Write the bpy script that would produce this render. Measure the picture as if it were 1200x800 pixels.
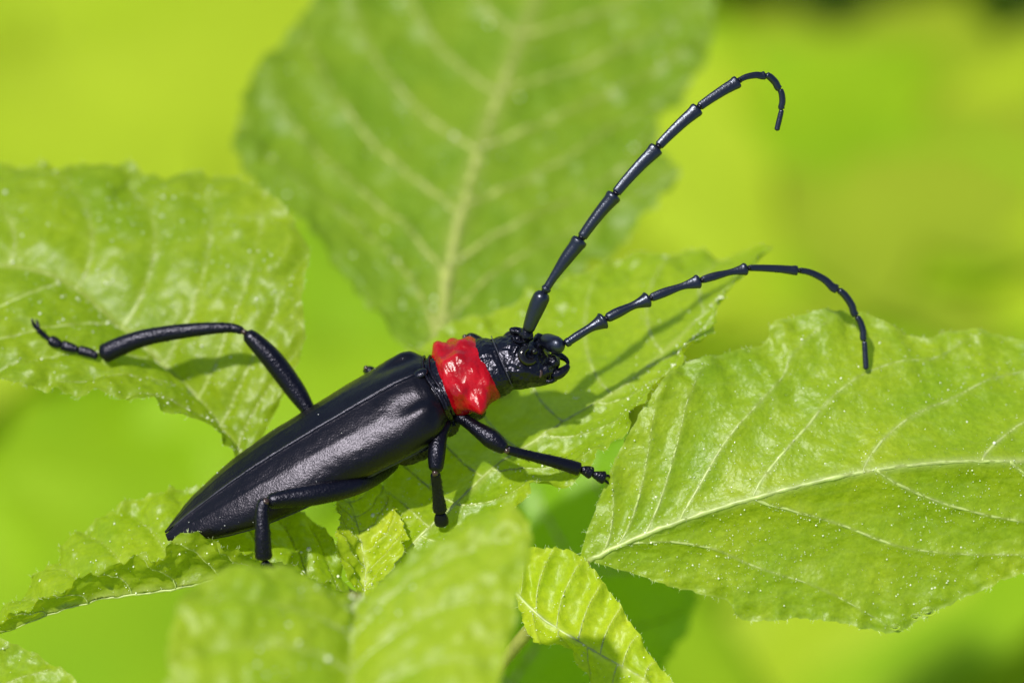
import bpy, math, random
import numpy as np
from mathutils import Vector, noise

random.seed(7); rng = np.random.default_rng(7)
R = math.radians
for o in list(bpy.data.objects): bpy.data.objects.remove(o)

# ------------------------------------------------------------------ camera, sky, sun, exposure
# One Blender unit is one centimetre: this is a macro photograph of a three-centimetre beetle.
sc = bpy.context.scene
sc.unit_settings.system = 'METRIC'; sc.unit_settings.scale_length = 0.01
K = 0.00633                      # centimetres per photograph pixel in the plane of focus
PITCH = R(40)
LENS = 100.0
DIST = 1200 * K * LENS / 36.0    # camera to plane of focus
RX = np.array([1.0, 0, 0]); UP = np.array([0, math.sin(PITCH), math.cos(PITCH)]); BK = np.array([0, -math.cos(PITCH), math.sin(PITCH)])
cam = bpy.data.cameras.new('camera'); camo = bpy.data.objects.new('camera', cam); sc.collection.objects.link(camo)
camo.location = BK * DIST; camo.rotation_euler = (math.pi / 2 - PITCH, 0, 0)
cam.lens = LENS; cam.sensor_width = 36; cam.clip_start = 0.1; cam.clip_end = 5000
cam.dof.use_dof = True; cam.dof.focus_distance = DIST - 0.12; cam.dof.aperture_fstop = 0.14; cam.dof.aperture_blades = 0
sc.camera = camo

SUNV = np.array([-0.33, 0.52, 0.78])                     # towards the sun, in view axes (right, up, to camera)
SUN = SUNV[0] * RX + SUNV[1] * UP + SUNV[2] * BK; SUN /= np.linalg.norm(SUN)
w = bpy.data.worlds.new('World'); sc.world = w; w.use_nodes = True
nt = w.node_tree; bg = nt.nodes['Background']; sky = nt.nodes.new('ShaderNodeTexSky')
sky.sky_type = 'NISHITA'; sky.sun_disc = False
sky.sun_elevation = math.asin(SUN[2]); sky.sun_rotation = math.atan2(SUN[0], SUN[1])
nt.links.new(sky.outputs[0], bg.inputs[0]); bg.inputs[1].default_value = 0.10
sun = bpy.data.lights.new('sun', 'SUN'); sun.energy = 4.5; sun.angle = R(2.0); sun.color = (1.0, 0.955, 0.88)
suno = bpy.data.objects.new('sun', sun); sc.collection.objects.link(suno)
suno.rotation_euler = Vector(SUN).to_track_quat('Z', 'Y').to_euler(); suno.location = SUN * 60
sc.view_settings.view_transform = 'Standard'; sc.view_settings.look = 'None'
sc.view_settings.exposure = 0.12; sc.view_settings.gamma = 1.0
sc.cycles.use_denoising = True; sc.cycles.max_bounces = 5; sc.cycles.diffuse_bounces = 3; sc.cycles.glossy_bounces = 2; sc.cycles.transmission_bounces = 3; sc.cycles.use_adaptive_sampling = True; sc.cycles.adaptive_threshold = .02; sc.cycles.sample_clamp_indirect = 6

# ------------------------------------------------------------------ helpers
DPX = DIST / K
def at(x, y, d=0.0):
    """Point seen at photograph pixel (x, y), d pixel-widths in front of the plane of focus, in cm."""
    s = 1 - d / DPX
    return RX * ((x - 600) * K * s) + UP * ((400 - y) * K * s) + BK * (d * K)
WPOS = {}
COL = sc.collection
def empty(name, loc, label=None, cat=None, group=None):
    o = bpy.data.objects.new(name, None); COL.objects.link(o); o.location = Vector(loc); WPOS[o.name] = np.array(loc, float)
    o.empty_display_size = 0.2
    if label: o['label'] = label; o['category'] = cat
    if group: o['group'] = group
    return o
def mesh_obj(name, verts, faces, mat, parent=None, origin=None, smooth=True, attrs=None):
    verts = np.asarray(verts, float)
    if origin is None: origin = verts.mean(0)
    origin = np.array(origin, float)
    me = bpy.data.meshes.new(name); me.from_pydata((verts - origin).tolist(), [], [list(map(int, f)) for f in faces])
    if smooth: me.polygons.foreach_set('use_smooth', np.ones(len(me.polygons), bool))
    for k, v in (attrs or {}).items():
        a = me.attributes.new(k, 'FLOAT', 'POINT'); a.data.foreach_set('value', np.asarray(v, np.float32))
    me.update()
    o = bpy.data.objects.new(name, me); COL.objects.link(o)
    if mat: me.materials.append(mat)
    WPOS[o.name] = origin
    if parent is not None:
        o.parent = parent; o.location = Vector(origin - WPOS[parent.name])
    else: o.location = Vector(origin)
    return o
def grid_faces(n, m, closed=False, off=0):
    f = []
    for i in range(n - 1):
        for j in range(m if closed else m - 1):
            a = off + i * m + j; b = off + i * m + (j + 1) % m
            f.append((a, b, b + m, a + m))
    return f
def spline(pts, n, par=None):
    """Catmull-Rom through pts, resampled at n even arc-length steps (or at parameters par)."""
    P = np.array(pts, float); Q = np.vstack([2 * P[0] - P[1], P, 2 * P[-1] - P[-2]]); out = []
    for i in range(len(P) - 1):
        p0, p1, p2, p3 = Q[i:i + 4]
        for t in np.linspace(0, 1, 24, endpoint=False):
            out.append(.5 * (2 * p1 + (p2 - p0) * t + (2 * p0 - 5 * p1 + 4 * p2 - p3) * t * t + (3 * p1 - p0 - 3 * p2 + p3) * t ** 3))
    out.append(P[-1]); out = np.array(out)
    L = np.r_[0, np.cumsum(np.linalg.norm(np.diff(out[:, :3], axis=0), axis=1))]; L /= L[-1]
    t = np.linspace(0, 1, n) if par is None else np.asarray(par)
    return np.stack([np.interp(t, L, out[:, k]) for k in range(out.shape[1])], 1)
def frames(path):
    T = np.gradient(path, axis=0); T /= np.linalg.norm(T, axis=1)[:, None] + 1e-12
    N = np.zeros_like(T); a = np.cross(T[0], BK)
    if np.linalg.norm(a) < .2: a = np.cross(T[0], UP)
    N[0] = a / np.linalg.norm(a)
    for i in range(1, len(T)):
        v = N[i - 1] - T[i] * (N[i - 1] @ T[i]); N[i] = v / np.linalg.norm(v)
    return T, N, np.cross(T, N)
def tube(path, rad, seg=14, flat=1.0, caps=True):
    """Closed tapering tube; rad in cm for every path point; flat squeezes it along the view normal."""
    path = np.asarray(path, float); rad = np.asarray(rad, float)
    T, N, B = frames(path)
    ang = np.linspace(0, 2 * math.pi, seg, endpoint=False)
    V = (path[:, None, :] + rad[:, None, None] * (np.cos(ang)[None, :, None] * N[:, None, :] + flat * np.sin(ang)[None, :, None] * B[:, None, :])).reshape(-1, 3)
    F = grid_faces(len(path), seg, True)
    if caps:
        V = np.vstack([V, path[0], path[-1]]); a = len(V) - 2; b = a + 1; o = (len(path) - 1) * seg
        for j in range(seg):
            F.append((a, (j + 1) % seg, j)); F.append((b, o + j, o + (j + 1) % seg))
    return V, F
def limb(pts, n=26, seg=16, flat=1.0, close=True, er=.9):
    """Tube through (x, y, d, r) photograph-pixel joints with rounded ends, in world cm."""
    P = spline([list(at(*p[:3])) + [p[3] * K] for p in pts], n)
    r = P[:, 3].copy()
    if close:
        L = np.r_[0, np.cumsum(np.linalg.norm(np.diff(P[:, :3], axis=0), axis=1))]
        for q, e in ((L, r[0]), (L[-1] - L, r[-1])):
            u = np.clip(q / (e * er + 1e-9), 0, 1); r *= np.sqrt(np.clip(1 - (1 - u) ** 2, .04, 1))
    return tube(P[:, :3], r, seg, flat)
def merge(parts):
    V = []; F = []; n = 0
    for v, f in parts:
        V.append(np.asarray(v)); F += [tuple(i + n for i in q) for q in f]; n += len(v)
    return np.vstack(V), F
def ellipsoid(c, ax, n=12, m=18):
    """ax: three axis vectors (rows) in cm."""
    th = np.linspace(0.02, math.pi - .02, n); ph = np.linspace(0, 2 * math.pi, m, endpoint=False)
    V = np.array([[math.sin(a) * math.cos(b), math.sin(a) * math.sin(b), math.cos(a)] for a in th for b in ph]) @ np.array(ax) + np.array(c)
    F = grid_faces(n, m, True); F.append(tuple(range(m))[::-1]); o = (n - 1) * m; F.append(tuple(range(o, o + m)))
    return V, F
def fnoise(P, scale, seed=0, octv=2):
    out = np.empty(len(P)); off = Vector((seed * 7.3, seed * 3.1, seed * 5.7))
    for i, p in enumerate(P):
        v = Vector(p) * scale + off; s = noise.noise(v)
        if octv > 1: s += .5 * noise.noise(v * 2.1)
        out[i] = s
    return out

# ------------------------------------------------------------------ materials
def new_mat(name):
    m = bpy.data.materials.new(name); m.use_nodes = True; return m, m.node_tree, m.node_tree.nodes['Principled BSDF']
def tex_noise(nt, scale, detail=3, rough=.55, dist=0.0):
    tc = nt.nodes.new('ShaderNodeTexCoord'); n = nt.nodes.new('ShaderNodeTexNoise')
    n.inputs['Scale'].default_value = scale; n.inputs['Detail'].default_value = detail; n.inputs['Roughness'].default_value = rough; n.inputs['Distortion'].default_value = dist
    nt.links.new(tc.outputs['Object'], n.inputs['Vector']); return n
def ramp(nt, src, a, b, p0=.35, p1=.65):
    r = nt.nodes.new('ShaderNodeValToRGB'); r.color_ramp.elements[0].position = p0; r.color_ramp.elements[1].position = p1
    r.color_ramp.elements[0].color = (*a, 1); r.color_ramp.elements[1].color = (*b, 1); nt.links.new(src, r.inputs[0]); return r
def add_bump(nt, p, src, strength, dist, prev=None):
    b = nt.nodes.new('ShaderNodeBump'); b.inputs['Strength'].default_value = strength; b.inputs['Distance'].default_value = dist
    nt.links.new(src, b.inputs['Height'])
    if prev: nt.links.new(prev.outputs[0], b.inputs['Normal'])
    nt.links.new(b.outputs[0], p.inputs['Normal']); return b
def chitin(name, col, rough, bump_scale, bump, coat=0.0, var=.12, spec=.5, tint=(1, 1, 1), grain=0.0, bd=.004):
    m, nt, p = new_mat(name)
    p.inputs['Specular IOR Level'].default_value = spec; p.inputs['Specular Tint'].default_value = (*tint, 1)
    n0 = tex_noise(nt, 6, 4, .6)
    r = ramp(nt, n0.outputs[0], [c * .75 for c in col], [c * 1.35 for c in col]); nt.links.new(r.outputs[0], p.inputs['Base Color'])
    mr = nt.nodes.new('ShaderNodeMapRange'); mr.inputs[3].default_value = rough - var * .6; mr.inputs[4].default_value = rough + var
    nt.links.new(n0.outputs[0], mr.inputs[0]); nt.links.new(mr.outputs[0], p.inputs['Roughness'])
    n1 = tex_noise(nt, bump_scale, 3, .6); b1 = add_bump(nt, p, n1.outputs[0], bump, bd)
    if grain:
        tc = nt.nodes.new('ShaderNodeTexCoord'); vo = nt.nodes.new('ShaderNodeTexVoronoi'); vo.inputs['Scale'].default_value = bump_scale * 1.1
        nt.links.new(tc.outputs['Object'], vo.inputs['Vector']); add_bump(nt, p, vo.outputs[0], grain, .008, b1)
    p.inputs['Coat Weight'].default_value = coat; p.inputs['Coat Roughness'].default_value = .12
    return m
def leaf_mat(name, c1, c2, vein, trans, rough=.42, tf=.4, bump=.35, spec=.32, tscale=1.6):
    m, nt, p = new_mat(name)
    L = nt.links.new
    n0 = tex_noise(nt, tscale, 4, .6, .4); r0 = ramp(nt, n0.outputs[0], c1, c2, .33, .68)
    n1 = tex_noise(nt, 26, 3, .65)
    mx = nt.nodes.new('ShaderNodeMix'); mx.data_type = 'RGBA'; mx.blend_type = 'MULTIPLY'; mx.inputs[0].default_value = .55
    r1 = ramp(nt, n1.outputs[0], (.66, .72, .6), (1.15, 1.12, 1.1), .3, .7)
    L(r0.outputs[0], mx.inputs[6]); L(r1.outputs[0], mx.inputs[7])
    at_ = nt.nodes.new('ShaderNodeAttribute'); at_.attribute_name = 'vein'
    mv = nt.nodes.new('ShaderNodeMix'); mv.data_type = 'RGBA'; L(at_.outputs['Fac'], mv.inputs[0]); L(mx.outputs[2], mv.inputs[6]); mv.inputs[7].default_value = (*vein, 1)
    L(mv.outputs[2], p.inputs['Base Color'])
    p.inputs['Roughness'].default_value = rough; p.inputs['Specular IOR Level'].default_value = spec
    tc = nt.nodes.new('ShaderNodeTexCoord'); vo = nt.nodes.new('ShaderNodeTexVoronoi'); vo.inputs['Scale'].default_value = 30
    L(tc.outputs['Object'], vo.inputs['Vector'])
    b1 = add_bump(nt, p, vo.outputs[0], bump, .006); n2 = tex_noise(nt, 70, 2, .6); add_bump(nt, p, n2.outputs[0], bump * .9, .004, b1)
    tr = nt.nodes.new('ShaderNodeBsdfTranslucent'); mt = nt.nodes.new('ShaderNodeMix'); mt.data_type = 'RGBA'; mt.blend_type = 'MULTIPLY'; mt.inputs[0].default_value = .5
    mt.inputs[6].default_value = (*trans, 1); L(r1.outputs[0], mt.inputs[7]); L(mt.outputs[2], tr.inputs[0])
    ms = nt.nodes.new('ShaderNodeMixShader'); ms.inputs[0].default_value = tf
    L(p.outputs[0], ms.inputs[1]); L(tr.outputs[0], ms.inputs[2]); L(ms.outputs[0], nt.nodes['Material Output'].inputs['Surface'])
    return m
def plain(name, col, rough=.5, spec=.5):
    m, nt, p = new_mat(name); n = tex_noise(nt, 9, 3)
    r = ramp(nt, n.outputs[0], [c * .8 for c in col], [min(1, c * 1.2) for c in col]); nt.links.new(r.outputs[0], p.inputs['Base Color'])
    p.inputs['Roughness'].default_value = rough; p.inputs['Specular IOR Level'].default_value = spec; return m

YL = (.60, .80, .02)
M_LEAF = leaf_mat('leaf_green', (.19, .31, .008), (.31, .41, .014), (.40, .48, .10), (.54, .66, .008), rough=.38, spec=.42)
M_SIDE = leaf_mat('leaf_grass_green', (.17, .27, .008), (.27, .36, .012), (.38, .45, .10), (.46, .57, .008), rough=.40, spec=.38)
M_RIGHT = leaf_mat('leaf_broad_green', (.20, .32, .010), (.32, .41, .016), (.42, .50, .17), (.50, .62, .006), bump=.6, rough=.40, spec=.45)
M_FRONT = leaf_mat('leaf_pale_green', (.23, .35, .016), (.36, .45, .028), (.36, .46, .07), (.52, .66, .02))
M_YOUNG = leaf_mat('leaf_young_yellow_green', (.32, .45, .008), (.50, .57, .025), (.52, .60, .10), (.60, .74, .006), rough=.4)
M_TOP = leaf_mat('leaf_mature_green', (.14, .245, .016), (.22, .32, .022), (.32, .38, .08), (.38, .50, .015))
M_LOW = leaf_mat('leaf_deep_green', (.16, .32, .008), (.21, .38, .010), (.24, .38, .03), (.42, .68, .006))
M_VEIN = plain('vein_pale_green', (.37, .46, .13), .40)
M_VEINY = plain('vein_yellow', (.34, .39, .09), .5)
M_STEM = plain('stem_green_brown', (.24, .26, .05), .5)
M_HAIR = plain('leaf_hair', (.72, .80, .45), .35)
M_GLAND_GLINT = plain('leaf_gland_glint', (.80, .86, .62), .12, .8)  # pale gland beads; the whitish colour stands in for sun glints
BT = (.80, .80, 1.0)
M_WING = chitin('wing_case_black', (.0018, .0017, .003), .30, 70, .6, .0, .06, .40, (.86, .82, 1.0), .12)
M_BLACK = chitin('chitin_black', (.002, .002, .004), .24, 45, .7, .0, .10, .5, BT, .35)
M_LEG = chitin('leg_black', (.002, .002, .005), .28, 60, .7, .0, .10, .36, BT, .35)
M_ANT = chitin('antenna_blue_black', (.003, .004, .009), .30, 70, .5, .0, .07, .9, (.72, .80, 1.0), .1)
M_RED = chitin('pronotum_red', (.32, .001, .006), .25, 28, .6, .0, .08, .4, (1, 1, 1), .22, .010)
M_EYE = chitin('eye_brown_black', (.004, .003, .0025), .14, 30, .1, .2, .05)
M_SUTURE = chitin('suture_grey', (.035, .035, .045), .32, 60, .5, .0, .1, .6, BT)
M_JOINT = chitin('joint_brown', (.04, .022, .018), .22, 40, .3, .2, .1)

# ------------------------------------------------------------------ leaves
def leaf(name, mid, left, right, mat, parent, vl, vr, n=150, m=44, quilt=.03, cup=(.02, .02), serr=.03, teeth=26, ruffle=.03,
         vein_mat=None, vein_r=.012, midr=.02, seed=1, hairs=0, gland_glints=0, pleat_pow=.55, rough_amp=.012, label=None, veins=True, gsize=1.0, vcurve=1.5, tert=.5):
    """A leaf blade between its midrib and its two margins (control points in 3D), quilted between the side veins, with teeth,
    ruffled margins, and its ribs as sub-parts.  vl / vr: (start on the midrib, end on the margin) of each side vein."""
    W = lambda pts: [at(*p) for p in pts]
    Mi = spline(W(mid), n); E = [spline(W(left), n), spline(W(right), n)]
    t = np.linspace(0, 1, n); sv = np.linspace(0, 1, m) ** .9
    rs = np.random.default_rng(seed)
    sides = []; span = np.linalg.norm(np.diff(Mi, axis=0), axis=1).sum()
    for k, (Ed, vv) in enumerate(zip(E, (vl, vr))):
        S = sv[None, :, None]; kk = np.hanning(n // 5 | 1); kk /= kk.sum(); hw = len(kk) // 2; Es = Ed.copy()
        lin = Ed[0] * (1 - t[:, None]) + Ed[-1] * t[:, None]; dd = Ed - lin
        for c_ in range(3): Es[:, c_] = lin[:, c_] + np.convolve(np.r_[-dd[hw:0:-1, c_], dd[:, c_], -dd[-2:-hw - 2:-1, c_]], kk, 'valid')
        P = Mi[:, None, :] * (1 - S) + Es[:, None, :] * S + (Ed - Es)[:, None, :] * S ** 3
        dT = np.gradient(P, axis=0); dS = np.gradient(P, axis=1)
        N = np.cross(dT, dS); N /= np.linalg.norm(N, axis=2)[:, :, None] + 1e-9
        if k == 0: N = -N
        # one side of the blade is the upper one: keep the same sign over both halves
        width = np.linalg.norm(Ed - Mi, axis=1)[:, None]
        tt = t[:, None] + 0 * sv[None, :]; ss = sv[None, :] + 0 * tt
        # distance to the nearest side vein, in cm
        dv = np.full(tt.shape, 9.0); between = np.zeros(tt.shape); lines = []
        for (a, b) in vv:
            lines.append(a + (b - a) * ss ** vcurve)
        if lines:
            Ls = np.stack(lines, 0); df = np.abs(tt[None] - Ls); dv = df.min(0) * span
            Lz = np.sort(Ls, 0); lo = np.full(tt.shape, -.15); hi = np.full(tt.shape, 1.15)
            for q in Ls:
                lo = np.where((q <= tt) & (q > lo), q, lo); hi = np.where((q > tt) & (q < hi), q, hi)
            ph = (tt - lo) / (hi - lo + 1e-6); between = np.sin(math.pi * np.clip(ph, 0, 1)) ** pleat_pow
        h = cup[k] * np.sin(math.pi * ss) * np.minimum(width, 1.2)
        h += quilt * between * np.clip(ss * 6, 0, 1) * np.clip(width / .5, .15, 1)
        Pf = P.reshape(-1, 3)
        nz = fnoise(Pf, 3.2, seed + k, 2).reshape(tt.shape); nz2 = fnoise(Pf, 11, seed + 3 + k, 2).reshape(tt.shape)
        h += nz * rough_amp * 1.6 * np.clip(ss * 4, 0, 1) + nz2 * rough_amp
        ed = ss ** 6
        h += ruffle * ss ** 4 * np.sin(2 * math.pi * (teeth * .37) * tt + 3 * nz) * np.clip(width * 2, 0, 1) + ed * ruffle * .6 * nz2
        out = Ed - Mi; out = out / (np.linalg.norm(out, axis=1)[:, None] + 1e-9)
        tw = tt * teeth + .6 * nz + .35 * np.sin(9 * tt * 6.28); saw = (1 - (tw % 1)) ** 1.2 - .45
        env = np.clip(np.sin(math.pi * np.clip(tt * 1.02, 0, 1)) * 3, 0, 1)
        P = P + N * h[:, :, None] + out[:, None, :] * (serr * saw * env * ss ** 10 + .5 * serr * nz2 * env * ss ** 10)[:, :, None]
        vein = np.exp(-(dv / (vein_r * 2.0)) ** 2) * (.6 + .35 * nz2) * np.clip(1.25 - ss, 0, 1)
        vein = np.maximum(vein, np.exp(-(ss * width / (midr * 2.1)) ** 2) * (.75 + .3 * nz2))
        # network of small cross veins between the side veins
        cr = np.abs(((ss * width / .13 + .8 * nz + .5 * between) % 1) - .5); vein = np.maximum(vein, tert * .3 * np.clip(1 - cr * 11, 0, 1))
        vein = np.maximum(vein, np.clip((ss - .965) * 25, 0, 1) * .45 * np.clip(.7 + nz2, 0, 1))
        sides.append((P, N, vein))
    A, B = sides
    P = np.concatenate([A[0][:, :0:-1], (A[0][:, :1] + B[0][:, :1]) / 2, B[0][:, 1:]], 1)
    vein = np.concatenate([A[2][:, :0:-1], B[2][:, :1], B[2][:, 1:]], 1)
    mm = P.shape[1]
    lf = mesh_obj(name, P.reshape(-1, 3), grid_faces(n, mm), mat, parent, origin=Mi[0], attrs={'vein': vein.reshape(-1)})
    if label: lf['label'] = label
    # make the polygon normals agree with the side of the blade that faces up
    dT = np.gradient(P, axis=0); dS = np.gradient(P, axis=1); NN = np.cross(dS, dT); NN /= np.linalg.norm(NN, axis=2)[:, :, None] + 1e-9
    sg = np.sign((NN @ SUN).mean()) or 1
    NN = NN * sg
    vm = vein_mat or M_VEIN
    if veins:
        cut = int(n * .97); mp = P[:cut, m - 1] - NN[:cut, m - 1] * midr * .45 + rs.normal(0, midr * .06, (cut, 3))
        v, f = tube(mp[::2], np.linspace(midr, midr * .25, len(mp[::2])) * (1 + .16 * rs.normal(0, 1, len(mp[::2]))), 8, .7); mesh_obj('midrib', v, f, vm, lf)
        for k, vv in enumerate((vl, vr)):
            for (a, b) in vv:
                q = np.linspace(0.0, .93, 34); ti = np.clip(a + (b - a) * q ** vcurve, 0, .985) * (n - 1)
                sj = np.interp(q, sv, np.arange(m)); col = (m - 1 - sj) if k == 0 else (m - 1 + sj)
                i0 = np.floor(ti).astype(int); j0 = np.clip(np.floor(col).astype(int), 0, mm - 2); fi = (ti - i0)[:, None]; fj = (col - j0)[:, None]; i1 = np.minimum(i0 + 1, n - 1)
                g = lambda X: X[i0, j0] * (1 - fi) * (1 - fj) + X[i1, j0] * fi * (1 - fj) + X[i0, j0 + 1] * (1 - fi) * fj + X[i1, j0 + 1] * fi * fj
                vp = g(P) - g(NN) * vein_r * .4 + rs.normal(0, vein_r * .10, (34, 3))
                v, f = tube(vp, np.linspace(vein_r, vein_r * .3, len(vp)) * (1 + .25 * rs.normal(0, 1, len(vp))), 6, .7); mesh_obj('side_vein', v, f, vm, lf)
    if hairs:
        Vh = []; Fh = []
        for _ in range(int(hairs * .55)):
            k = rs.integers(2); i = rs.integers(2, n - 3); e = P[i, 0] if k == 0 else P[i, -1]
            e2 = P[i, 2] if k == 0 else P[i, -3]; o = e - e2; o /= np.linalg.norm(o) + 1e-9
            d = o + rs.normal(0, .5, 3) + NN[i, 0 if k == 0 else -1] * rs.uniform(-.5, .9); d /= np.linalg.norm(d); L = rs.uniform(.01, .04)
            v, f = tube(np.array([e - d * .004, e + d * L * .5 + rs.normal(0, .003, 3), e + d * L]), [.0011, .0009, .0004], 4); b = sum(map(len, Vh)); Vh.append(v); Fh += [tuple(a + b for a in q) for q in f]
        h = mesh_obj('margin_hairs', np.vstack(Vh), Fh, M_HAIR, lf); h['kind'] = 'stuff'
    if gland_glints:  # scattered gland beads, coloured whitish to paint the sparkle on the blade
        bv, bf = ellipsoid((0, 0, 0), np.eye(3), 5, 7); Vh = []; Fh = []; b = 0
        cl = [(rs.uniform(.1, .9), rs.uniform(.1, .9)) for _ in range(14)]
        for _ in range(gland_glints):
            if rs.random() < .45:
                c = cl[rs.integers(len(cl))]; u = np.clip(c[0] + rs.normal(0, .05), .02, .97); v_ = np.clip(c[1] + rs.normal(0, .06), .02, .98)
            elif rs.random() < .4 and (vl or vr):
                k = rs.integers(2); vv = (vl, vr)[k]; a_, b_ = vv[rs.integers(len(vv))]; q_ = rs.random() ** 1.3; u = np.clip(a_ + (b_ - a_) * q_ ** vcurve + rs.normal(0, .006), .01, .97); v_ = .5 + (q_ if k else -q_) * .5
            else: u, v_ = rs.uniform(.02, .97), rs.uniform(.02, .98)
            i = int(u * (n - 1)); j = int(v_ * (mm - 1)); r_ = .0024 * gsize * math.exp(rs.normal(0, .55))
            Vh.append(bv * r_ + P[i, j] + NN[i, j] * r_ * .5 + rs.normal(0, .004, 3)); Fh += [tuple(a + b for a in q) for q in bf]; b += len(bv)
        h = mesh_obj('leaf_gland_glints', np.vstack(Vh), Fh, M_GLAND_GLINT, lf); h['kind'] = 'stuff'
    return lf
def vs(k, a0, a1, sk, p=1.0):
    return [(a0 + (a1 - a0) * i / (k - 1), min(.985, a0 + (a1 - a0) * i / (k - 1) + sk * (1 - .5 * i / (k - 1)))) for i in range(k)]

GZ = -62.0
def stem_path(name, pts, mat, parent, n=40, seg=10):
    v, f = limb(pts, n, seg); return mesh_obj(name, v, f, mat, parent)
node = at(430, 712, -60)
plant = empty('leafy_shoot', (node[0], node[1] + .3, GZ), 'bright green leafy shoot whose crinkled leaves carry the beetle', 'plant')
gp = np.array([node[0], node[1] + .3, GZ])
path = spline([gp, gp * .5 + node * .5 + np.array([.5, .3, 0]), node], 40)
v, f = tube(path, np.linspace(.28, .10, 40), 12); mesh_obj('stem', v, f, M_STEM, plant, origin=gp)
PT = [(690, 657, -12, 7), (655, 700, -40, 7), (620, 738, -70, 8), (585, 778, -100, 9), (520, 850, -170, 10), (452, 900, -230, 11)]
stem_path('leaf_stalk', PT, M_STEM, plant)
stem_path('leaf_stalk', [(505, 430, -320, 8), (485, 520, -230, 8), (455, 640, -130, 9), (432, 712, -70, 9)], M_STEM, plant)
stem_path('leaf_stalk', [(292, 546, -62, 6), (330, 600, -110, 7), (390, 680, -110, 8), (430, 714, -70, 9)], M_STEM, plant)

leaf('leaf', [(505, 430, -320), (520, 360, -401), (530, 290, -468), (560, 180, -576), (600, 70, -698), (650, -60, -833), (700, -200, -981)],
     [(505, 430, -320), (470, 400, -347), (420, 330, -401), (350, 255, -468), (290, 205, -536), (275, 150, -590), (295, 90, -644), (350, 20, -725), (430, -60, -806), (560, -150, -914), (700, -200, -981)],
     [(505, 430, -320), (560, 395, -360), (640, 345, -414), (720, 285, -482), (785, 222, -536), (792, 190, -549), (770, 155, -617), (800, 110, -671), (830, 60, -725), (838, -20, -806), (800, -120, -914), (700, -200, -981)],
     M_TOP, plant, vs(7, .04, .70, .36), vs(7, .06, .70, .34), quilt=.05, serr=.06, teeth=22, ruffle=.06, vein_mat=M_VEINY, vein_r=.024, midr=.048, seed=11, gland_glints=260, gsize=2.6, cup=(.06, .06), vcurve=1.08, rough_amp=.03,
     label='broad dull green leaf with a yellow midrib rising behind the beetle')
leaf('leaf', [(292, 545, -80), (234, 472, -135), (198, 436, -150), (135, 378, -170), (58, 322, -185), (-60, 310, -195), (-250, 330, -205)],
     [(292, 545, -80), (330, 470, -115), (352, 420, -120), (359, 350, -140), (357, 280, -185), (305, 222, -255), (240, 206, -285), (165, 214, -300), (150, 196, -305), (60, 197, -310), (-50, 210, -315), (-250, 330, -205)],
     [(292, 545, -80), (270, 527, -75), (235, 503, -60), (200, 485, -55), (150, 466, -55), (90, 466, -65), (40, 457, -75), (0, 452, -75), (-80, 440, -95), (-250, 330, -205)],
     M_SIDE, plant, [(.04, .16), (.10, .27), (.17, .38), (.26, .48), (.36, .58), (.47, .68), (.60, .80), (.75, .92)], [(.06, .28), (.16, .42), (.27, .55), (.38, .67), (.50, .77), (.63, .86), (.78, .95)],
     quilt=.05, serr=.03, teeth=30, ruffle=.035, vein_r=.010, midr=.016, seed=21, hairs=420, gland_glints=1500, gsize=1.25, rough_amp=.018, cup=(.05, .06),
     label='crinkled green leaf with one long hind leg resting on it')
leaf('leaf', [(690, 657, -10), (730, 637, -5), (800, 610, 0), (885, 583, 5), (1000, 555, 10), (1100, 542, 10), (1200, 540, 5), (1330, 545, -10), (1480, 570, -40)],
     [(690, 657, -10), (681, 645, -15), (720, 540, -10), (765, 462, -20), (800, 425, -40), (890, 402, -70), (905, 377, -80), (960, 362, -90), (1010, 366, -100), (1065, 388, -100), (1090, 394, -100), (1130, 383, -110), (1200, 397, -110), (1320, 440, -90), (1480, 570, -40)],
     [(690, 657, -10), (740, 672, -12), (795, 690, -16), (850, 705, -20), (875, 728, -22), (960, 726, -24), (1045, 741, -26), (1100, 716, -26), (1200, 672, -24), (1330, 630, -24), (1480, 570, -40)],
     M_RIGHT, plant, [(.02, .12), (.045, .22), (.09, .30), (.14, .48), (.25, .66), (.41, .80), (.58, .91), (.75, .97)], [(.04, .46), (.25, .74), (.43, .88), (.62, .95)],
     n=220, m=60, quilt=.035, serr=.016, teeth=46, ruffle=.022, vein_r=.0125, midr=.020, seed=31, hairs=300, gland_glints=4500, gsize=.75, rough_amp=.011, cup=(.03, .05), vcurve=1.25,
     label='large smooth-margined green leaf with pale curving veins and sparkling surface')
leaf('leaf', [(432, 700, -10), (480, 640, 0), (531, 592, -14), (577, 548, -40), (620, 520, -50), (662, 492, -60), (730, 452, -80), (790, 400, -110), (850, 340, -160), (905, 288, -210)],
     [(432, 700, -10), (462, 645, -10), (474, 612, -14), (452, 580, -50), (440, 520, -100), (450, 450, -160), (480, 405, -200), (540, 375, -230), (610, 345, -250), (700, 305, -270), (780, 292, -280), (850, 292, -270), (905, 288, -210)],
     [(432, 700, -10), (490, 680, 20), (550, 640, 30), (600, 594, 22), (624, 564, 7), (655, 566, 8), (690, 546, 2), (700, 522, 0), (732, 505, -5), (738, 486, -10), (756, 458, -20), (792, 430, -40), (803, 405, -55), (832, 382, -80), (847, 345, -120), (872, 318, -160), (905, 288, -210)],
     M_LEAF, plant, [(.10, .10), (.16, .18), (.22, .26), (.29, .38), (.37, .50), (.46, .62), (.56, .74), (.68, .86), (.80, .95)], [(.14, .20), (.22, .36), (.31, .48), (.42, .60), (.53, .71), (.64, .82), (.76, .92)],
     n=200, m=56, quilt=.045, serr=.035, teeth=30, ruffle=.035, vein_r=.009, midr=.013, seed=41, hairs=500, gland_glints=1300, rough_amp=.014, cup=(.04, .05),
     label='toothed bright green leaf spreading under the beetle\'s head')
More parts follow.
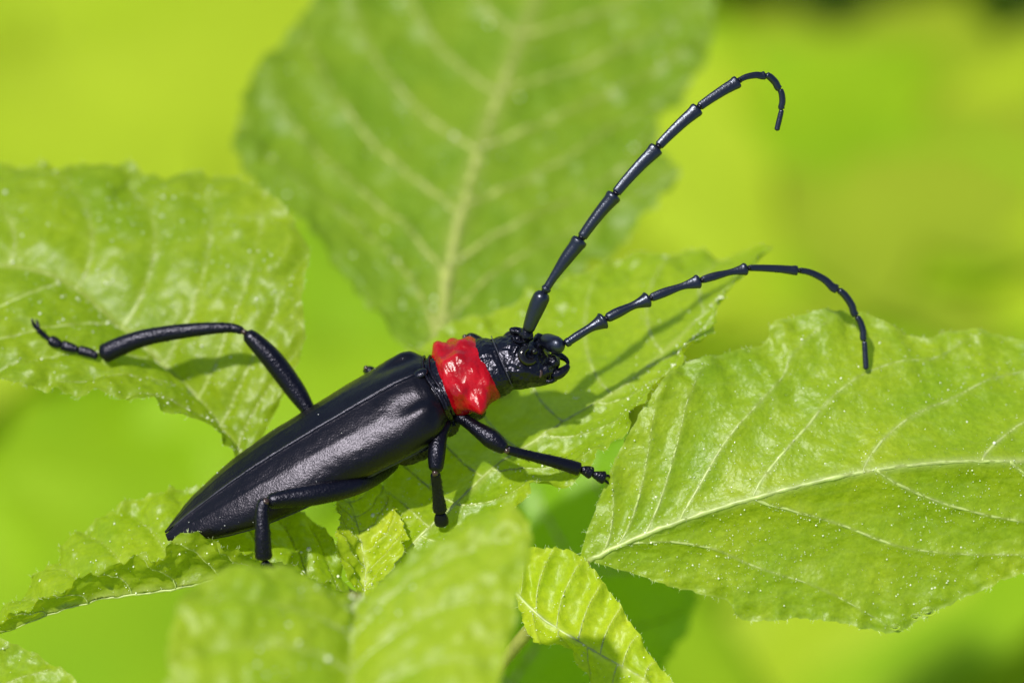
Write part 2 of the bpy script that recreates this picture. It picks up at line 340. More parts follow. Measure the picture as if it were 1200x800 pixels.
leaf('leaf', [(426, 706, 13), (428, 668, 6), (420, 620, -14), (405, 575, -66), (390, 530, -115)],
     [(426, 706, 13), (412, 682, 28), (402, 642, 33), (399, 610, 8), (392, 570, -61), (390, 530, -115)],
     [(426, 706, 13), (448, 676, 28), (468, 648, 33), (471, 618, 17), (456, 582, -29), (430, 548, -86), (390, 530, -115)],
     M_YOUNG, plant, vs(6, .06, .7, .22), vs(7, .04, .72, .26), n=100, m=34, quilt=.07, serr=.025, teeth=22, ruffle=.03, vein_r=.005, midr=.009, seed=51, hairs=160, gland_glints=400, rough_amp=.018, pleat_pow=.8,
     label='small folded yellow-green young leaf standing under the wing cases')
leaf('leaf', [(425, 706, -40), (360, 690, 0), (290, 674, 10), (200, 690, 20), (100, 706, 20), (0, 742, 10), (-60, 775, 0)],
     [(425, 706, -40), (406, 690, -31), (393, 645, -37), (370, 612, -55), (300, 585, -74), (220, 574, -80), (140, 598, -74), (85, 632, -62), (60, 665, -49), (0, 720, -40), (-60, 775, 0)],
     [(425, 706, -40), (400, 692, 10), (340, 664, 35), (285, 656, 50), (255, 636, 50), (215, 626, 52), (190, 660, 55), (160, 655, 55), (120, 668, 50), (70, 692, 45), (0, 732, 30), (-60, 775, 0)],
     M_LEAF, plant, vs(9, .05, .85, .16), vs(9, .05, .85, .14), n=170, m=40, quilt=.055, serr=.03, teeth=30, ruffle=.045, vein_r=.006, midr=.014, seed=61, hairs=420, gland_glints=500, rough_amp=.02,
     label='boat-folded crinkled leaf under the tip of the wing cases')
leaf('leaf', [(604, 694, 5), (640, 727, 20), (700, 764, 40), (765, 803, 55), (830, 870, 60)],
     [(604, 694, 5), (611, 645, -5), (640, 640, -5), (662, 641, -5), (688, 657, 5), (717, 692, 15), (746, 737, 30), (772, 777, 40), (792, 803, 50), (830, 870, 60)],
     [(604, 694, 5), (614, 730, 30), (632, 753, 45), (662, 752, 55), (686, 786, 65), (725, 830, 75), (830, 870, 60)],
     M_YOUNG, plant, vs(9, .02, .85, .12), vs(6, .1, .8, .15), n=120, m=36, quilt=.06, serr=.02, teeth=26, ruffle=.025, vein_r=.006, midr=.014, seed=71, hairs=200, gland_glints=160, rough_amp=.012,
     label='narrow ribbed light green leaf pointing down beside the large veined leaf')
# leaves lower on the same stem, deep in the plant
leaf('leaf', [(470, 980, -420), (600, 800, -470), (700, 640, -540), (760, 500, -620)],
     [(470, 980, -420), (460, 860, -430), (510, 700, -500), (600, 560, -580), (760, 500, -620)],
     [(470, 980, -420), (640, 930, -420), (780, 780, -480), (830, 620, -560), (760, 500, -620)],
     M_LOW, plant, vs(6, .08, .8, .2), vs(6, .08, .8, .2), n=70, m=24, quilt=.05, serr=.05, teeth=20, ruffle=.05, vein_r=.02, midr=.03, seed=81, label='dark green leaf in the shade beneath the shoot')

front = empty('drooping_shoot', (at(415, 698, 260)[0], at(415, 698, 260)[1] - 1.0, GZ), 'blurred shoot with one broad heart-shaped leaf drooping in front of the beetle', 'plant')
fb = WPOS[front.name]; p1 = at(415, 700, 255)
path = spline([fb, fb * .5 + p1 * .5 + np.array([-.4, .6, 0]), p1], 40); v, f = tube(path, np.linspace(.22, .06, 40), 10); mesh_obj('stem', v, f, M_STEM, front, origin=fb)
leaf('leaf', [(415, 700, 260), (412, 760, 310), (410, 850, 390), (410, 1000, 490)],
     [(415, 700, 260), (395, 692, 275), (310, 662, 300), (250, 674, 330), (206, 715, 360), (195, 790, 400), (220, 900, 450), (410, 1000, 490)],
     [(415, 700, 260), (440, 692, 265), (500, 645, 260), (560, 608, 260), (605, 600, 270), (625, 625, 290), (612, 690, 330), (590, 790, 390), (540, 900, 460), (410, 1000, 490)],
     M_FRONT, front, vs(6, .03, .75, .22), vs(6, .03, .75, .22), n=110, m=40, quilt=.05, serr=.03, teeth=24, ruffle=.03, vein_r=.012, midr=.018, seed=91, gland_glints=200, gsize=1.8, cup=(.04, .05), rough_amp=.02)
cor = at(-200, 740, 60)
corner = empty('corner_shoot', (cor[0] - .6, cor[1] - .2, GZ), 'shoot with a single glossy leaf, below the boat-folded leaf', 'plant')
fb = WPOS[corner.name]; path = spline([fb, fb * .5 + cor * .5 + np.array([-.6, .2, 0]), cor], 30); v, f = tube(path, np.linspace(.2, .05, 30), 10); mesh_obj('stem', v, f, M_STEM, corner, origin=fb)
leaf('leaf', [(-200, 740, 60), (-100, 790, 85), (20, 850, 120), (150, 900, 150)],
     [(-200, 740, 60), (-80, 722, 55), (0, 746, 60), (52, 769, 75), (94, 802, 100), (150, 900, 150)],
     [(-200, 740, 60), (-180, 850, 110), (-40, 950, 150), (80, 960, 160), (150, 900, 150)],
     M_LEAF, corner, vs(6, .05, .8, .2), vs(6, .05, .8, .2), n=80, m=30, quilt=.05, serr=.02, teeth=22, ruffle=.03, vein_r=.01, midr=.016, seed=95, gland_glints=120, gsize=1.6)

# ------------------------------------------------------------------ background: sunlit ground and broad-leaved weeds far out of focus
gm, nt, p = new_mat('ground_green')
n0 = tex_noise(nt, .05, 3); r = ramp(nt, n0.outputs[0], (.26, .42, .012), (.36, .50, .018)); nt.links.new(r.outputs[0], p.inputs['Base Color']); p.inputs['Roughness'].default_value = .9
n1 = tex_noise(nt, 1.5, 4); add_bump(nt, p, n1.outputs[0], .8, .6)
NG = 60; xs = np.sign(np.linspace(-1, 1, NG)) * np.abs(np.linspace(-1, 1, NG)) ** 2.2 * 3000
V = np.array([[x, y, GZ + 1.2 * noise.noise(Vector((x * .03, y * .03, 0)))] for y in xs for x in xs])
g = mesh_obj('ground', V, grid_faces(NG, NG), gm); g['kind'] = 'structure'
def weed_mat(name, a, b, tr):
    m, nt, p = new_mat(name); n0 = tex_noise(nt, .25, 2); r0 = ramp(nt, n0.outputs[0], a, b); nt.links.new(r0.outputs[0], p.inputs['Base Color']); p.inputs['Roughness'].default_value = .6; p.inputs['Specular IOR Level'].default_value = .25
    t_ = nt.nodes.new('ShaderNodeBsdfTranslucent'); t_.inputs[0].default_value = (*tr, 1); ms = nt.nodes.new('ShaderNodeMixShader'); ms.inputs[0].default_value = .4
    nt.links.new(p.outputs[0], ms.inputs[1]); nt.links.new(t_.outputs[0], ms.inputs[2]); nt.links.new(ms.outputs[0], nt.nodes['Material Output'].inputs['Surface']); return m
W_LIME = weed_mat('weed_lime', (.39, .53, .014), (.45, .58, .022), (.60, .74, .014))
W_YEL = weed_mat('weed_yellow_green', (.30, .41, .016), (.36, .46, .022), (.45, .60, .014))
W_PURE = weed_mat('weed_fresh_green', (.25, .44, .008), (.32, .50, .01), (.44, .68, .006))
W_MID = weed_mat('weed_mid_green', (.22, .36, .012), (.27, .41, .016), (.36, .54, .01))
W_DARK = weed_mat('weed_dark_green', (.16, .27, .035), (.20, .31, .045), (.3, .42, .03))
def weed(px, py, d, size, mat, label, group, nl=7, seed=1, tilt=.35):
    rs = np.random.default_rng(seed); top = at(px, py, d); base = np.array([top[0] + rs.uniform(-2, 2), top[1] + rs.uniform(-1, 1), GZ - .3])
    e = empty('broadleaf_weed', base, label, 'weed', group)
    v, f = tube(spline([base, (base + top) / 2 + np.array([rs.uniform(-1, 1), 0, 0]), top], 16), np.linspace(.4, .2, 16), 8); mesh_obj('stem', v, f, mat, e, origin=base)
    for k in range(nl):
        a = 2 * math.pi * k / nl + rs.uniform(-.3, .3); L = size * rs.uniform(.8, 1.15); drop = rs.uniform(0, .25) * (k % 2) * size
        dirv = np.array([math.cos(a), math.sin(a), 0]); sid = np.array([-math.sin(a), math.cos(a), 0]); n = 14; m = 9
        t = np.linspace(0, 1, n)[:, None]; s = np.linspace(-1, 1, m)[None, :]
        wd = L * .40 * np.sin(math.pi * np.clip(t, 0, 1) ** .75) ** .8 * (1 + .06 * np.sin(t * 40))
        P = top + dirv * (L * t)[:, :, None] + sid * (wd * s)[:, :, None] + np.array([0, 0, 1]) * (L * (tilt * t - .55 * t ** 2) + .12 * wd * np.abs(s) - drop + .02 * L * np.sin(6 * t + 4 * np.abs(s)))[:, :, None]
        mesh_obj('leaf', P.reshape(-1, 3), grid_faces(n, m), mat, e, origin=top)
    return e
BG = [  # px, py, depth, leaf length, material, label, leaves
    (40, 60, -4400, 12, W_LIME, 'lime weed, a soft blur beyond the leaf under the long hind leg', 9),
    (230, 90, -4600, 12, W_LIME, 'bright lime weed blurred between the hind-leg leaf and the dull green leaf', 9),
    (330, -60, -5400, 10, W_PURE, 'fresh green weed blurred beyond the left margin of the dull green leaf', 8),
    (-60, 190, -4600, 11, W_LIME, 'lime weed blurred beyond the farthest part of the hind-leg leaf', 8),
    (60, 540, -3800, 10, W_LIME, 'lime weed blurred between the hind-leg leaf and the boat-folded leaf', 9),
    (230, 520, -3600, 9, W_LIME, 'lime weed blurred beyond the tail end of the beetle', 8),
    (-60, 460, -4100, 8, W_LIME, 'lime weed blurred just below the hind-leg leaf', 10),
    (-20, 660, -3300, 9, W_LIME, 'lime weed blurred beyond the tip of the boat-folded leaf', 8),
    (130, 790, -3000, 11, W_PURE, 'fresh green weed blurred beneath the boat-folded leaf', 9),
    (330, 760, -2600, 7, W_PURE, 'fresh green weed blurred behind the drooping heart-shaped leaf', 8),
    (400, 400, -3100, 4, W_PURE, 'fresh green weed blurred in the gap between the raised hind leg and the wing cases', 9),
    (340, 310, -4000, 9, W_LIME, 'lime weed blurred between the hind-leg leaf and the base of the dull green leaf', 8),
    (950, 170, -4600, 11, W_YEL, 'yellowish green weed blurred beyond the hooked tip of the upper antenna', 9),
    (1130, 190, -4700, 12, W_YEL, 'yellowish green weed blurred high above the large veined leaf', 9),
    (1010, 320, -4200, 11, W_LIME, 'lime weed blurred beyond the arch of the lower antenna', 9),
    (1190, 330, -4200, 11, W_PURE, 'fresh green weed blurred just above the large veined leaf', 9),
    (840, 270, -4300, 9, W_PURE, 'fresh green weed blurred between the two antennae', 9),
    (1170, -240, -4900, 4, W_DARK, 'dark green weed blurred above the yellowish weeds', 8),
    (880, -215, -4900, 3.6, W_DARK, 'dark green weed blurred right beside the dull green leaf', 8),
    (960, 820, -4300, 12, W_MID, 'mid green weed blurred beneath the middle of the large veined leaf', 10),
    (1160, 810, -4300, 12, W_MID, 'mid green weed blurred beneath the outer part of the large veined leaf', 10),
    (780, 760, -4300, 11, W_MID, 'mid green weed blurred beyond the narrow ribbed leaf', 9),
    (640, 860, -3600, 10, W_MID, 'mid green weed blurred beneath the narrow ribbed leaf', 10),
    (1250, 680, -4500, 12, W_PURE, 'fresh green weed blurred beneath the tip of the large veined leaf', 8),
    (620, 620, -4200, 9, W_MID, 'mid green weed blurred under the beetle\'s front legs', 8),
]
for i, (px, py, d, s, mt, lb, nl) in enumerate(BG):
    weed(px, py, d, s, mt, lb, 'weeds out of focus in the background', nl=nl, seed=100 + i)

# ------------------------------------------------------------------ the beetle
FA = R(23); PHI = R(45)
FW = math.cos(FA) * RX + math.sin(FA) * UP; PP = -math.sin(FA) * RX + math.cos(FA) * UP
LF = PP * math.cos(PHI) - BK * math.sin(PHI); DO = PP * math.sin(PHI) + BK * math.cos(PHI)
ORG = at(500, 460, 0)
def loc(x, y, z): return ORG + (FW * x + LF * y + DO * z) * K          # beetle axes in photograph pixels: forward, left, dorsal
bt = empty('longhorn_beetle', ORG - DO * 60 * K, 'black longhorn beetle with a glossy red collar and two long arching antennae', 'beetle')
ip = lambda x, t: np.interp(x, t[0], t[1])
AX = [-346, -335, -310, -280, -240, -190, -140, -80, -30, -8, 4, 12]
AW = [5, 15, 30, 43, 54, 61, 64, 67, 69, 67, 60, 48]
AB = [3, 7, 14, 20, 27, 32, 35, 37, 38, 35, 31, 26]
def axis_off(x): c = -0.072 * max(0, -x); return c, c
def elytron(side):
    xs = np.r_[np.linspace(-346, -300, 24), np.linspace(-297, -10, 90), np.linspace(-8, 12, 14)]; th = np.linspace(R(90), R(-24), 46)
    V = []; at_ = []
    sm = np.array([ip(x, (AX, AW)) for x in xs]); sb = np.array([ip(x, (AX, AB)) for x in xs])
    k = np.ones(7) / 7; pad = lambda a: np.convolve(np.pad(a, 3, mode='edge'), k, 'valid'); sm, sb = pad(sm), pad(sb)
    for i, x in enumerate(xs):
        oy, oz = axis_off(x)
        for a in th:
            y = abs(math.cos(a)) ** .98 * sm[i]; z = math.copysign(abs(math.sin(a)) ** 1.06, math.sin(a)) * sb[i] * 1.03
            gap = .5 + .9 * np.clip((-x - 315) / 30, 0, 1)
            lowx = 0
            # shoulder swelling, a shallow hollow beside it and two faint long ribs
            z += 4.5 * math.exp(-((x + 6) / 22) ** 2 - ((y - 50) / 12) ** 2) - 3.5 * math.exp(-((x + 18) / 26) ** 2 - ((y - 33) / 11) ** 2)
            z += .55 * math.exp(-((y / sm[i] - .48) / .05) ** 2) * np.clip((-x - 40) / 60, 0, 1) + 1.2 * math.exp(-(y / 2.2) ** 2)
            V.append(loc(x - (3.5 if a < R(20) else 0) * 0, side * (y + gap) + oy, z + oz))
    V = np.array(V); n, m = len(xs), len(th); F = grid_faces(n, m)
    nz = fnoise(V, 22, 5 + side, 2) * .0022 + fnoise(V, 5, 9 + side, 1) * .004
    c = np.array([loc(x, axis_off(x)[0], axis_off(x)[1] - 30) for x in xs]).repeat(m, 0); d = V - c; d /= np.linalg.norm(d, axis=1)[:, None]; V = V + d * nz[:, None]
    if side > 0: F = [q[::-1] for q in F]
    o = mesh_obj('wing_case', V, F, M_WING, bt, origin=loc(0, 0, 30))
    so = o.modifiers.new('shell', 'SOLIDIFY'); so.thickness = .012; so.offset = -1
    v, f = tube(V.reshape(n, m, 3)[6:-12, 0][::2] - (DO * .004), np.full(len(V.reshape(n, m, 3)[6:-12, 0][::2]), .0045), 6); mesh_obj('suture_edge', v, f, M_SUTURE, o)
    e = V.reshape(n, m, 3)[8:-4, -1][::2]; v, f = tube(e, np.full(len(e), .007), 6); mesh_obj('margin_rim', v, f, M_SUTURE, o)
    return o
elytron(1); elytron(-1)
# trunk: abdomen, thorax, neck and head in one continuous skin
SX = [-338, -315, -280, -240, -190, -140, -80, -40, -8, 10, 24, 40, 60, 76, 86, 95, 104, 116, 130, 142, 151]
SW = [5, 20, 36, 47, 54, 57, 59, 59, 52, 47, 43, 46, 44, 41, 40, 36, 36, 37, 35, 27, 18]
SD = [2, 6, 12, 18, 24, 27, 29, 30, 30, 31, 28, 26, 27, 30, 31, 29, 30, 30, 26, 20, 12]
SV = [6, 14, 24, 33, 42, 47, 50, 48, 44, 40, 37, 40, 40, 38, 36, 32, 32, 32, 30, 26, 16]
SY = [0] * 14 + [-1, -2, -4, -6, -9, -12, -14]
SZ = [0] * 14 + [-1, -2, -4, -6, -12, -18, -23]
xs = np.linspace(-338, 151, 200); ang = np.linspace(0, 2 * math.pi, 56, endpoint=False); V = []
for x in xs:
    oy, oz = axis_off(x); wv, dv, vv = ip(x, (SX, SW)), ip(x, (SX, SD)), ip(x, (SX, SV)); oy += ip(x, (SX, SY)); oz += ip(x, (SX, SZ))
    g = 1.0
    for gx, gd, gwd in ((96, .07, 2.2), (78, .04, 2.5), (14, .06, 2), (20, .05, 2), (8, .05, 2), (84, .02, 1.5), (90, .02, 1.5)): g -= gd * math.exp(-((x - gx) / gwd) ** 2)
    for gx in (-150, -195, -240, -280): g -= .03 * math.exp(-((x - gx) / 3) ** 2)
    for a in ang:
        s = math.sin(a); V.append(loc(x, wv * g * math.cos(a) + oy, (dv if s > 0 else vv) * g * s + oz))
F = grid_faces(len(xs), 56, True); F.append(tuple(range(56))[::-1]); o_ = (len(xs) - 1) * 56; F.append(tuple(range(o_, o_ + 56)))
ax3 = lambda a, b, c: [FW * a * K, LF * b * K, DO * c * K]
vax = lambda a, b, c: [RX * a * K, UP * b * K, BK * c * K]
blobs = [(V, F),
    ellipsoid(at(616, 392, 14), vax(9, 10, 9)), ellipsoid(at(618, 386, 16), vax(6, 8, 6)),                     # right antennal socket
    ellipsoid(at(634, 399, -4), vax(10, 8, 9)),                                                                  # left antennal socket
    ellipsoid(at(606, 388, 6), vax(9, 6, 8)),
    ellipsoid(at(640, 434, 14), vax(10, 11, 12)), ellipsoid(at(648, 424, 4), vax(9, 9, 10)), ellipsoid(at(632, 442, 12), vax(10, 5, 10)),   # muzzle
    ellipsoid(at(612, 436, 18), vax(14, 9, 10)),
    ellipsoid(loc(-40, -30, -44), ax3(34, 22, 16)), ellipsoid(loc(-40, 30, -44), ax3(34, 22, 16)),            # hind coxae
    ellipsoid(loc(-95, -34, -40), ax3(26, 16, 12)),
    ellipsoid(loc(8, -30, -34), ax3(14, 14, 14)), ellipsoid(loc(8, 30, -34), ax3(14, 14, 14)),
    ellipsoid(loc(46, -22, -36), ax3(12, 12, 14)), ellipsoid(loc(46, 22, -36), ax3(12, 12, 14))]
v, f = merge(blobs)
body = mesh_obj('body', v, f, M_BLACK, bt, origin=ORG)
rm = body.modifiers.new('remesh', 'REMESH'); rm.mode = 'VOXEL'; rm.voxel_size = .0105
smo = body.modifiers.new('smooth', 'SMOOTH'); smo.factor = .5; smo.iterations = 3
dg = bpy.context.evaluated_depsgraph_get(); me2 = bpy.data.meshes.new_from_object(body.evaluated_get(dg)); body.modifiers.clear(); body.data = me2
co = np.empty(len(me2.vertices) * 3); me2.vertices.foreach_get('co', co); co = co.reshape(-1, 3); no = np.empty(len(co) * 3); me2.vertices.foreach_get('normal', no); no = no.reshape(-1, 3)
wl = co + WPOS[body.name]; xb = ((wl - ORG) @ FW) / K
strie = np.where((xb > 2) & (xb < 24), np.sin(xb * 1.55 + 3 * fnoise(co, 5, 8, 1)) * .0035, 0) + np.where((xb > 78) & (xb < 94), np.sin(xb * 1.3 + 4 * fnoise(co, 6, 9, 1)) * .0022, 0)
hd = np.clip((xb - 98) / 8, 0, 1); co = co + no * (fnoise(co, 26, 3, 2) * (.0055 + .004 * hd) + fnoise(co, 9, 4, 1) * (.007 + .006 * hd) + strie)[:, None]; me2.vertices.foreach_set('co', co.reshape(-1)); me2.polygons.foreach_set('use_smooth', np.ones(len(me2.polygons), bool)); me2.update()
# red pronotum: a knobbed shield wrapped over the front of the thorax
PXs = np.linspace(21, 79, 90); PA = np.linspace(R(-38), R(218), 150); V = []
BUMPS = [  # x, angle in degrees (0 = left side, 180 = right side), height, spread x, spread angle
    (50, 2, 15, 13, 18), (52, 178, 17, 12, 18), (32, 40, 12, 11, 20), (35, 140, 7, 12, 18), (60, 62, 5, 11, 18), (61, 120, 6, 11, 16), (34, 92, 4, 8, 12), (49, 90, 5, 10, 9), (70, 150, 5, 7, 14), (70, 30, 5, 7, 14)]
for x in PXs:
    e = np.clip(min(x - 21, 79 - x) / 7, 0, 1); rim = math.sqrt(max(0, 1 - (1 - e) ** 2))
    wv = ip(x, ([21, 30, 50, 65, 79], [44, 47, 49, 46, 40])); dv = ip(x, ([21, 30, 50, 65, 79], [27, 31, 33, 31, 28])); vv = 38
    for a in PA:
        q = 1.0; s = math.sin(a); y = wv * math.cos(a); z = (dv if s > 0 else vv) * s
        rr = math.hypot(y, z); h = 0
        for (bx, ba, bh, sx, sa) in BUMPS: h += bh * math.exp(-((x - bx) / sx) ** 2 - ((math.degrees(a) - ba) / sa) ** 2)
        tip = np.clip((math.degrees(a) + 38) / 14, 0, 1) * np.clip((218 - math.degrees(a)) / 14, 0, 1)
        k = 1 + (h * rim * 1.0 + 3.2 * rim * min(1, tip * 1.3) - 3.0) / rr
        V.append(loc(x, y * k, z * k))
V = np.array(V); cpt = np.array([loc(x, 0, 0) for x in PXs]).repeat(len(PA), 0); d = V - cpt; d /= np.linalg.norm(d, axis=1)[:, None]
lv = np.array([[x * .016, a * .9, 0] for x in PXs for a in PA]); wr = np.array([noise.noise(Vector((p[0] * 7, p[1] * 2.2, .5))) + .45 * noise.noise(Vector((p[0] * 16, p[1] * 5, 2.5))) for p in lv])
V = V + d * (wr * .0105)[:, None]
mesh_obj('red_collar', V, [q[::-1] for q in grid_faces(len(PXs), len(PA))], M_RED, bt, origin=loc(50, 0, 0))['label'] = 'glossy red knobbed shield behind the black head'
# eye, mouthparts
def arc(cx, cy, d, r, a0, a1, rad, n=26, sq=1.0):
    pts = [at(cx + r * math.cos(a), cy - r * sq * math.sin(a), d + 2.0 * math.cos(a - R(200))) for a in np.linspace(R(a0), R(a1), n)]
    rr = np.array([rad * (1 - .35 * abs(2 * t - 1) ** 2) for t in np.linspace(0, 1, n)]) * K
    return tube(np.array(pts), rr, 10)
v, f = arc(620, 416, 30, 8.5, 95, 320, 5.2); eye = mesh_obj('eye', v, f, M_EYE, bt)
v, f = ellipsoid(at(626, 412, 27), vax(4, 4, 4)); mesh_obj('eye_lobe', v, f, M_EYE, eye)
v, f = arc(618, 417, 26, 16, 130, 300, 2.6); mesh_obj('eye_ridge', v, f, M_BLACK, eye)
v, f = arc(610, 392, 17, 9, 200, 330, 2.0); mesh_obj('socket_rim', v, f, M_BLACK, bt)
v, f = ellipsoid(loc(116, 22, 4), ax3(12, 9, 12)); mesh_obj('eye', v, f, M_EYE, bt)
v, f = limb([(642, 440, 8, 7), (654, 438, 8, 6.5), (662, 433, 6, 5), (667, 427, 4, 2.6)], 18, 12); mesh_obj('mandible', v, f, M_BLACK, bt)
v, f = limb([(645, 416, -6, 6), (656, 417, -8, 4.5), (664, 422, -6, 3), (666, 428, -3, 1.6)], 18, 12); mesh_obj('mandible', v, f, M_BLACK, bt)
v, f = limb([(634, 444, 14, 3), (644, 447, 16, 2.6), (650, 444, 18, 2.4)], 12, 8); mesh_obj('palp', v, f, M_LEG, bt)
v, f = limb([(629, 432, 24, 1.6), (634, 436, 25, 2.4), (632, 443, 25, 2)], 10, 8); mesh_obj('palp', v, f, M_JOINT, bt)
v, f = arc(640, 415, 6, 7, 200, 340, 2.4); mesh_obj('lip', v, f, M_BLACK, bt)
v, f = tube(np.array([loc(95.5, 37.5 * math.cos(a) - 2, 30.5 * math.sin(a) - 2) for a in np.linspace(R(28), R(190), 40)]), np.full(40, .0045), 6); mesh_obj('neck_rim', v, f, M_SUTURE, bt)
for x, wv, hv in ((17, 45, 30), (10.5, 47.5, 31.5)):
    v, f = tube(np.array([loc(x + 3 * math.sin(a * 3), wv * math.cos(a), hv * math.sin(a)) for a in np.linspace(R(15), R(165), 40)]), np.full(40, .011), 6); mesh_obj('collar_ring', v, f, M_LEG, bt)
v, f = ellipsoid(loc(3, 0, 33), ax3(9, 7, 4)); mesh_obj('scutellum', v, f, M_BLACK, bt)
# antennae: scape carries the ten following segments
def antenna(scape, J, w0, knob=0.0):
    v, f = limb(scape, 22, 16); o = mesh_obj('antenna', v, f, M_ANT, bt)
    v, f = limb([(*scape[-1][:3], scape[-1][3] * .62), (*(np.array(J[0]) * .9 + np.array(J[1]) * .1), w0[0] * .62)], 12, 12, er=.4); mesh_obj('pedicel', v, f, M_ANT, o)
    for i in range(len(J) - 1):
        a = np.array(J[i], float); b = np.array(J[i + 1], float); r1 = w0[i]; r0 = r1 * (.5 if i == 0 else .66); k = np.linalg.norm(b - a)
        nx = np.array(J[min(i + 2, len(J) - 1)], float) - b; tn = (b - a)[0] * nx[1] - (b - a)[1] * nx[0]; bow = (.012 if i < len(J) - 5 else .07) * k * (-1 if tn > 0 else 1) * (1 if i < len(J) - 2 else 0); kn = knob if i < 4 else 0; nrm = np.array([-(b - a)[1], (b - a)[0], 0]) / k
        P = [(*(a - (b - a) * .02), r0), (*(a + (b - a) * .25 + nrm * bow), r0 * 1.12), (*(a + (b - a) * .6 + nrm * bow), r1 * (.84 - kn)), (*(a + (b - a) * .83), r1 * (.95 - kn * .1)), (*(a + (b - a) * .91), r1 * (1.06 + kn * .35)), (*(a + (b - a) * .985), r1 * (.95 - kn * .3))]
        if i >= len(J) - 4: P = [(*p[:3], r1 * q) for p, q in zip(P, (.9, 1, 1.02, 1, 1, .9 if i < len(J) - 2 else .4))]
        v, f = limb(P, 34, 18, .48 if (1 < i < len(J) - 4) else .85, er=(.35 + kn) if i < len(J) - 4 else .15); s = mesh_obj('antenna_segment', v, f, M_ANT, o)
        if i < len(J) - 2:
            v, f = limb([(*(a + (b - a) * .955), r1 * .6), (*(a + (b - a) * 1.04), r1 * .55)], 8, 10); mesh_obj('antenna_joint', v, f, M_LEG, o)
antenna([(618, 390, 18, 6.5), (622, 378, 22, 8), (630, 358, 28, 10), (638, 341, 33, 9.8)],
        [(638, 342, 33), (682, 278, 42), (722, 226, 46), (772, 171, 46), (820, 125, 40), (867, 94, 32), (898, 88, 24), (914, 105, 18), (916, 129, 14), (910, 154, 12)],
        [9.2, 8.9, 8.5, 8.1, 7.4, 4.8, 4.3, 3.8, 3.2])
antenna([(634, 399, -6, 7), (642, 400, 2, 9.5), (652, 404, 14, 10.5), (662, 403, 18, 8)],
        [(664, 402, 18), (711, 373, 10), (763, 349, 0), (823, 328, -10), (878, 314, -22), (937, 317, -34), (983, 340, -44), (1004, 371, -50), (1013, 400, -52), (1015, 434, -52)],
        [9.2, 8.4, 7.4, 6.6, 5.6, 5.3, 4.5, 4.0, 3.4], .27)
# legs: coxa and femur carry tibia, tarsus segments and claws
def leg(fem, tib, tar, claws=(), flat=.8):
    tib = [(*p[:3], p[3] * 1.26) for p in tib]
    v, f = limb(fem, 34, 18); o = mesh_obj('leg', v, f, M_LEG, bt)
    if tib:
        v, f = limb(tib, 34, 16, flat, er=.5); tb = mesh_obj('tibia', v, f, M_LEG, o)
        pv = np.array(v)[16 * 4:-18]; dr = at(*tib[-1][:3]) - at(*tib[0][:3]); dr /= np.linalg.norm(dr); ctr = spline([at(*p[:3]) for p in tib], 34); parts = []
        for q in rng.integers(0, len(pv), 150):
            cc = ctr[min(33, 4 + q // 16)]; d_ = (pv[q] - cc); d_ /= np.linalg.norm(d_) + 1e-9; d_ = d_ * .55 + dr + rng.normal(0, .2, 3); d_ /= np.linalg.norm(d_); L_ = rng.uniform(.012, .03)
            parts.append(tube(np.array([pv[q] - d_ * .003, pv[q] + d_ * L_ * .5, pv[q] + d_ * L_]), [.0012, .0010, .0004], 4))
        v, f = merge(parts); mesh_obj('bristles', v, f, M_LEG, o)['kind'] = 'stuff'
    k = fem[-1]; v, f = ellipsoid(at(k[0], k[1], k[2] + k[3] * .55), vax(k[3] * .55, k[3] * .55, k[3] * .5)); mesh_obj('knee', v, f, M_JOINT, o)
    for seg in tar:
        v, f = limb([(*p[:3], p[3] * 1.12) for p in seg], 16, 12, .7, er=.45); mesh_obj('tarsus_segment', v, f, M_LEG, o)
    for c in claws:
        v, f = limb(c, 12, 8); mesh_obj('claw', v, f, M_LEG, o)
leg([(392, 522, -50, 8), (366, 487, -56, 8), (346, 457, -62, 12.2), (320, 422, -64, 12.8), (297, 398, -64, 10), (286, 389, -64, 6.5)],
    [(288, 389, -64, 3.5), (268, 384, -66, 4.8), (222, 387, -70, 6.8), (172, 395, -78, 8), (140, 406, -84, 9.2), (117, 417, -88, 9.5)],
    [[(115, 418, -90, 3.5), (104, 413, -92, 5.2), (91, 410, -94, 5.4)], [(92, 410, -95, 3.5), (82, 407, -96, 5.4), (71, 404, -97, 5.6)], [(72, 405, -97, 4), (64, 401, -98, 6), (57, 397, -98, 5)], [(60, 399, -98, 2.6), (52, 393, -97, 2.8), (44, 386, -96, 3.6)]],
    [[(45, 387, -96, 2.4), (40, 381, -94, 2.2), (37, 373, -92, 1.2)], [(45, 386, -96, 2.4), (44, 379, -98, 2), (42, 374, -99, 1)]])
leg([(462, 540, -40, 10), (441, 556, 0, 11), (422, 566, 30, 11.5), (400, 573, 44, 12), (365, 580, 56, 12.5), (335, 584, 64, 10.5), (311, 588, 70, 8.5)],
    [(310, 584, 72, 5), (307, 600, 76, 6.2), (308, 630, 78, 7.2), (309, 657, 74, 8)],
    [[(309, 657, 74, 4), (313, 664, 70, 6), (320, 670, 66, 6)], [(320, 670, 66, 4), (328, 674, 62, 6), (338, 677, 58, 5)]], [[(338, 677, 58, 2.4), (346, 678, 57, 2), (352, 682, 55, 1)]])
leg([(524, 492, 16, 9), (516, 508, 30, 9), (512, 528, 40, 10.5), (511, 546, 44, 9), (510, 554, 44, 7)],
    [(510, 553, 43, 4.8), (512, 570, 34, 4.8), (514, 585, 25, 5.6), (516, 601, 16, 6.8)],
    [[(516, 600, 15, 5), (517, 608, 10, 7.5), (518, 616, 4, 7)]])
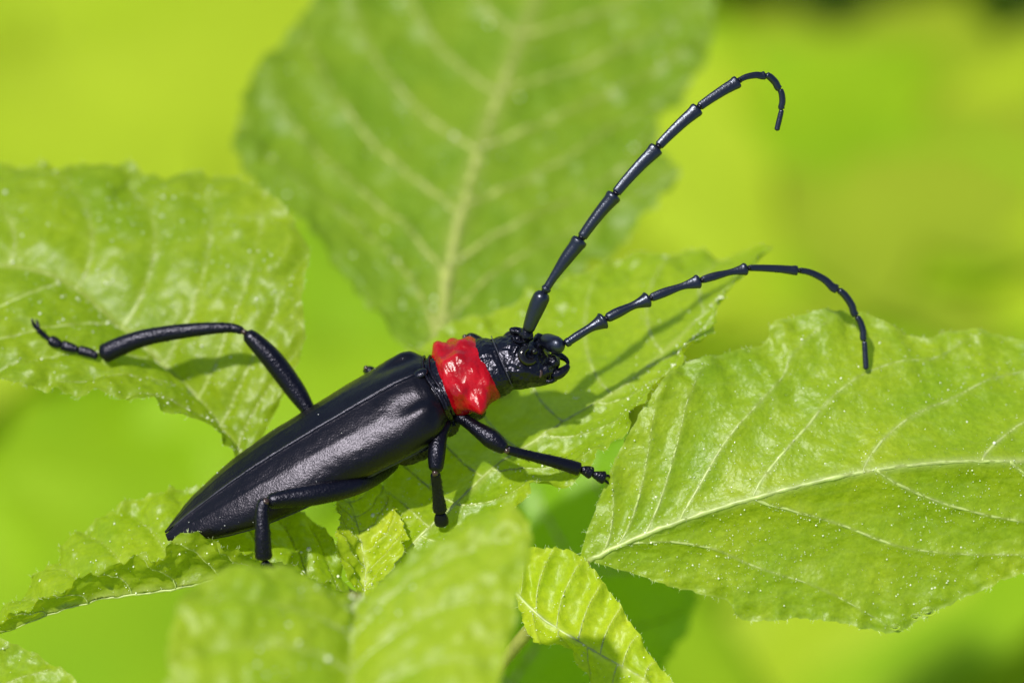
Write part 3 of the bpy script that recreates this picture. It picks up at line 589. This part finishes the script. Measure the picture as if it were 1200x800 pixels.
leg([(528, 480, 6, 9), (546, 493, 18, 7.5), (560, 503, 26, 9), (576, 514, 31, 11.5), (590, 525, 34, 8), (594, 528, 34, 6.5)],
    [(592, 526, 34, 4.4), (618, 533, 26, 4.6), (650, 541, 14, 5.6), (681, 550, 2, 6.6)],
    [[(680, 550, 2, 3.4), (688, 552, 0, 6), (695, 555, -2, 7.4)], [(694, 555, -2, 3), (703, 558, -4, 6), (710, 560, -6, 7.8)]], [[(708, 558, -5, 2), (713, 557, -6, 1.6), (714, 560, -8, .8)], [(708, 562, -6, 2), (712, 565, -8, 1.6), (713, 567, -10, .8)]])
leg([(470, 470, -70, 8), (448, 448, -66, 8), (436, 437, -66, 7), (429, 431, -68, 5.5)], [(429, 431, -69, 4.5), (450, 462, -120, 5), (470, 495, -160, 6)], [[(470, 495, -160, 4), (478, 505, -166, 6), (488, 512, -168, 5)]])
leg([(575, 430, -40, 8), (566, 408, -48, 8), (556, 399, -52, 8), (545, 395, -54, 6.5)], [(546, 395, -55, 4.5), (560, 425, -95, 5), (580, 460, -130, 6)], [[(580, 460, -130, 4), (588, 466, -135, 6), (598, 468, -135, 5)]])

# pale dust specks lying on the wing cases
bv, bf = ellipsoid((0, 0, 0), np.eye(3), 5, 7); parts = []
for _ in range(46):
    x = rng.uniform(-320, -10); sd = rng.choice((-1, -1, 1)); a = rng.uniform(R(5), R(80)); oy, oz = axis_off(x); r_ = .0022 * math.exp(rng.normal(0, .4))
    parts.append((bv * r_ + loc(x, sd * math.cos(a) ** .98 * ip(x, (AX, AW)) + oy, math.sin(a) ** 1.06 * ip(x, (AX, AB)) * 1.03 + oz + .4), bf))
v, f = merge(parts); mesh_obj('dust_specks', v, f, plain('dust', (.6, .6, .6), .6), bt)['kind'] = 'stuff'

# dew drops on the lower margin of the large veined leaf
dm, nt, p = new_mat('water'); p.inputs['Base Color'].default_value = (1, 1, 1, 1); p.inputs['Roughness'].default_value = .02; p.inputs['IOR'].default_value = 1.33; p.inputs['Transmission Weight'].default_value = 1.0
for x, y, d, r_, lb in ((1088, 716, -8, 7.5, 'largest of the clear dew drops on the lower margin of the large veined leaf'), (1073, 722, -8, 5, 'small clear dew drop next to the largest one on the large veined leaf'), (1049, 734, -10, 5, 'small clear dew drop lying apart on the lower margin of the large veined leaf')):
    v, f = ellipsoid(at(x, y, d), vax(r_ * 1.25, r_ * .8, r_ * .7), 14, 20); o = mesh_obj('dew_drop', v, f, dm)
    o['label'] = lb; o['category'] = 'water drop'; o['group'] = 'dew drops on the leaf margin'
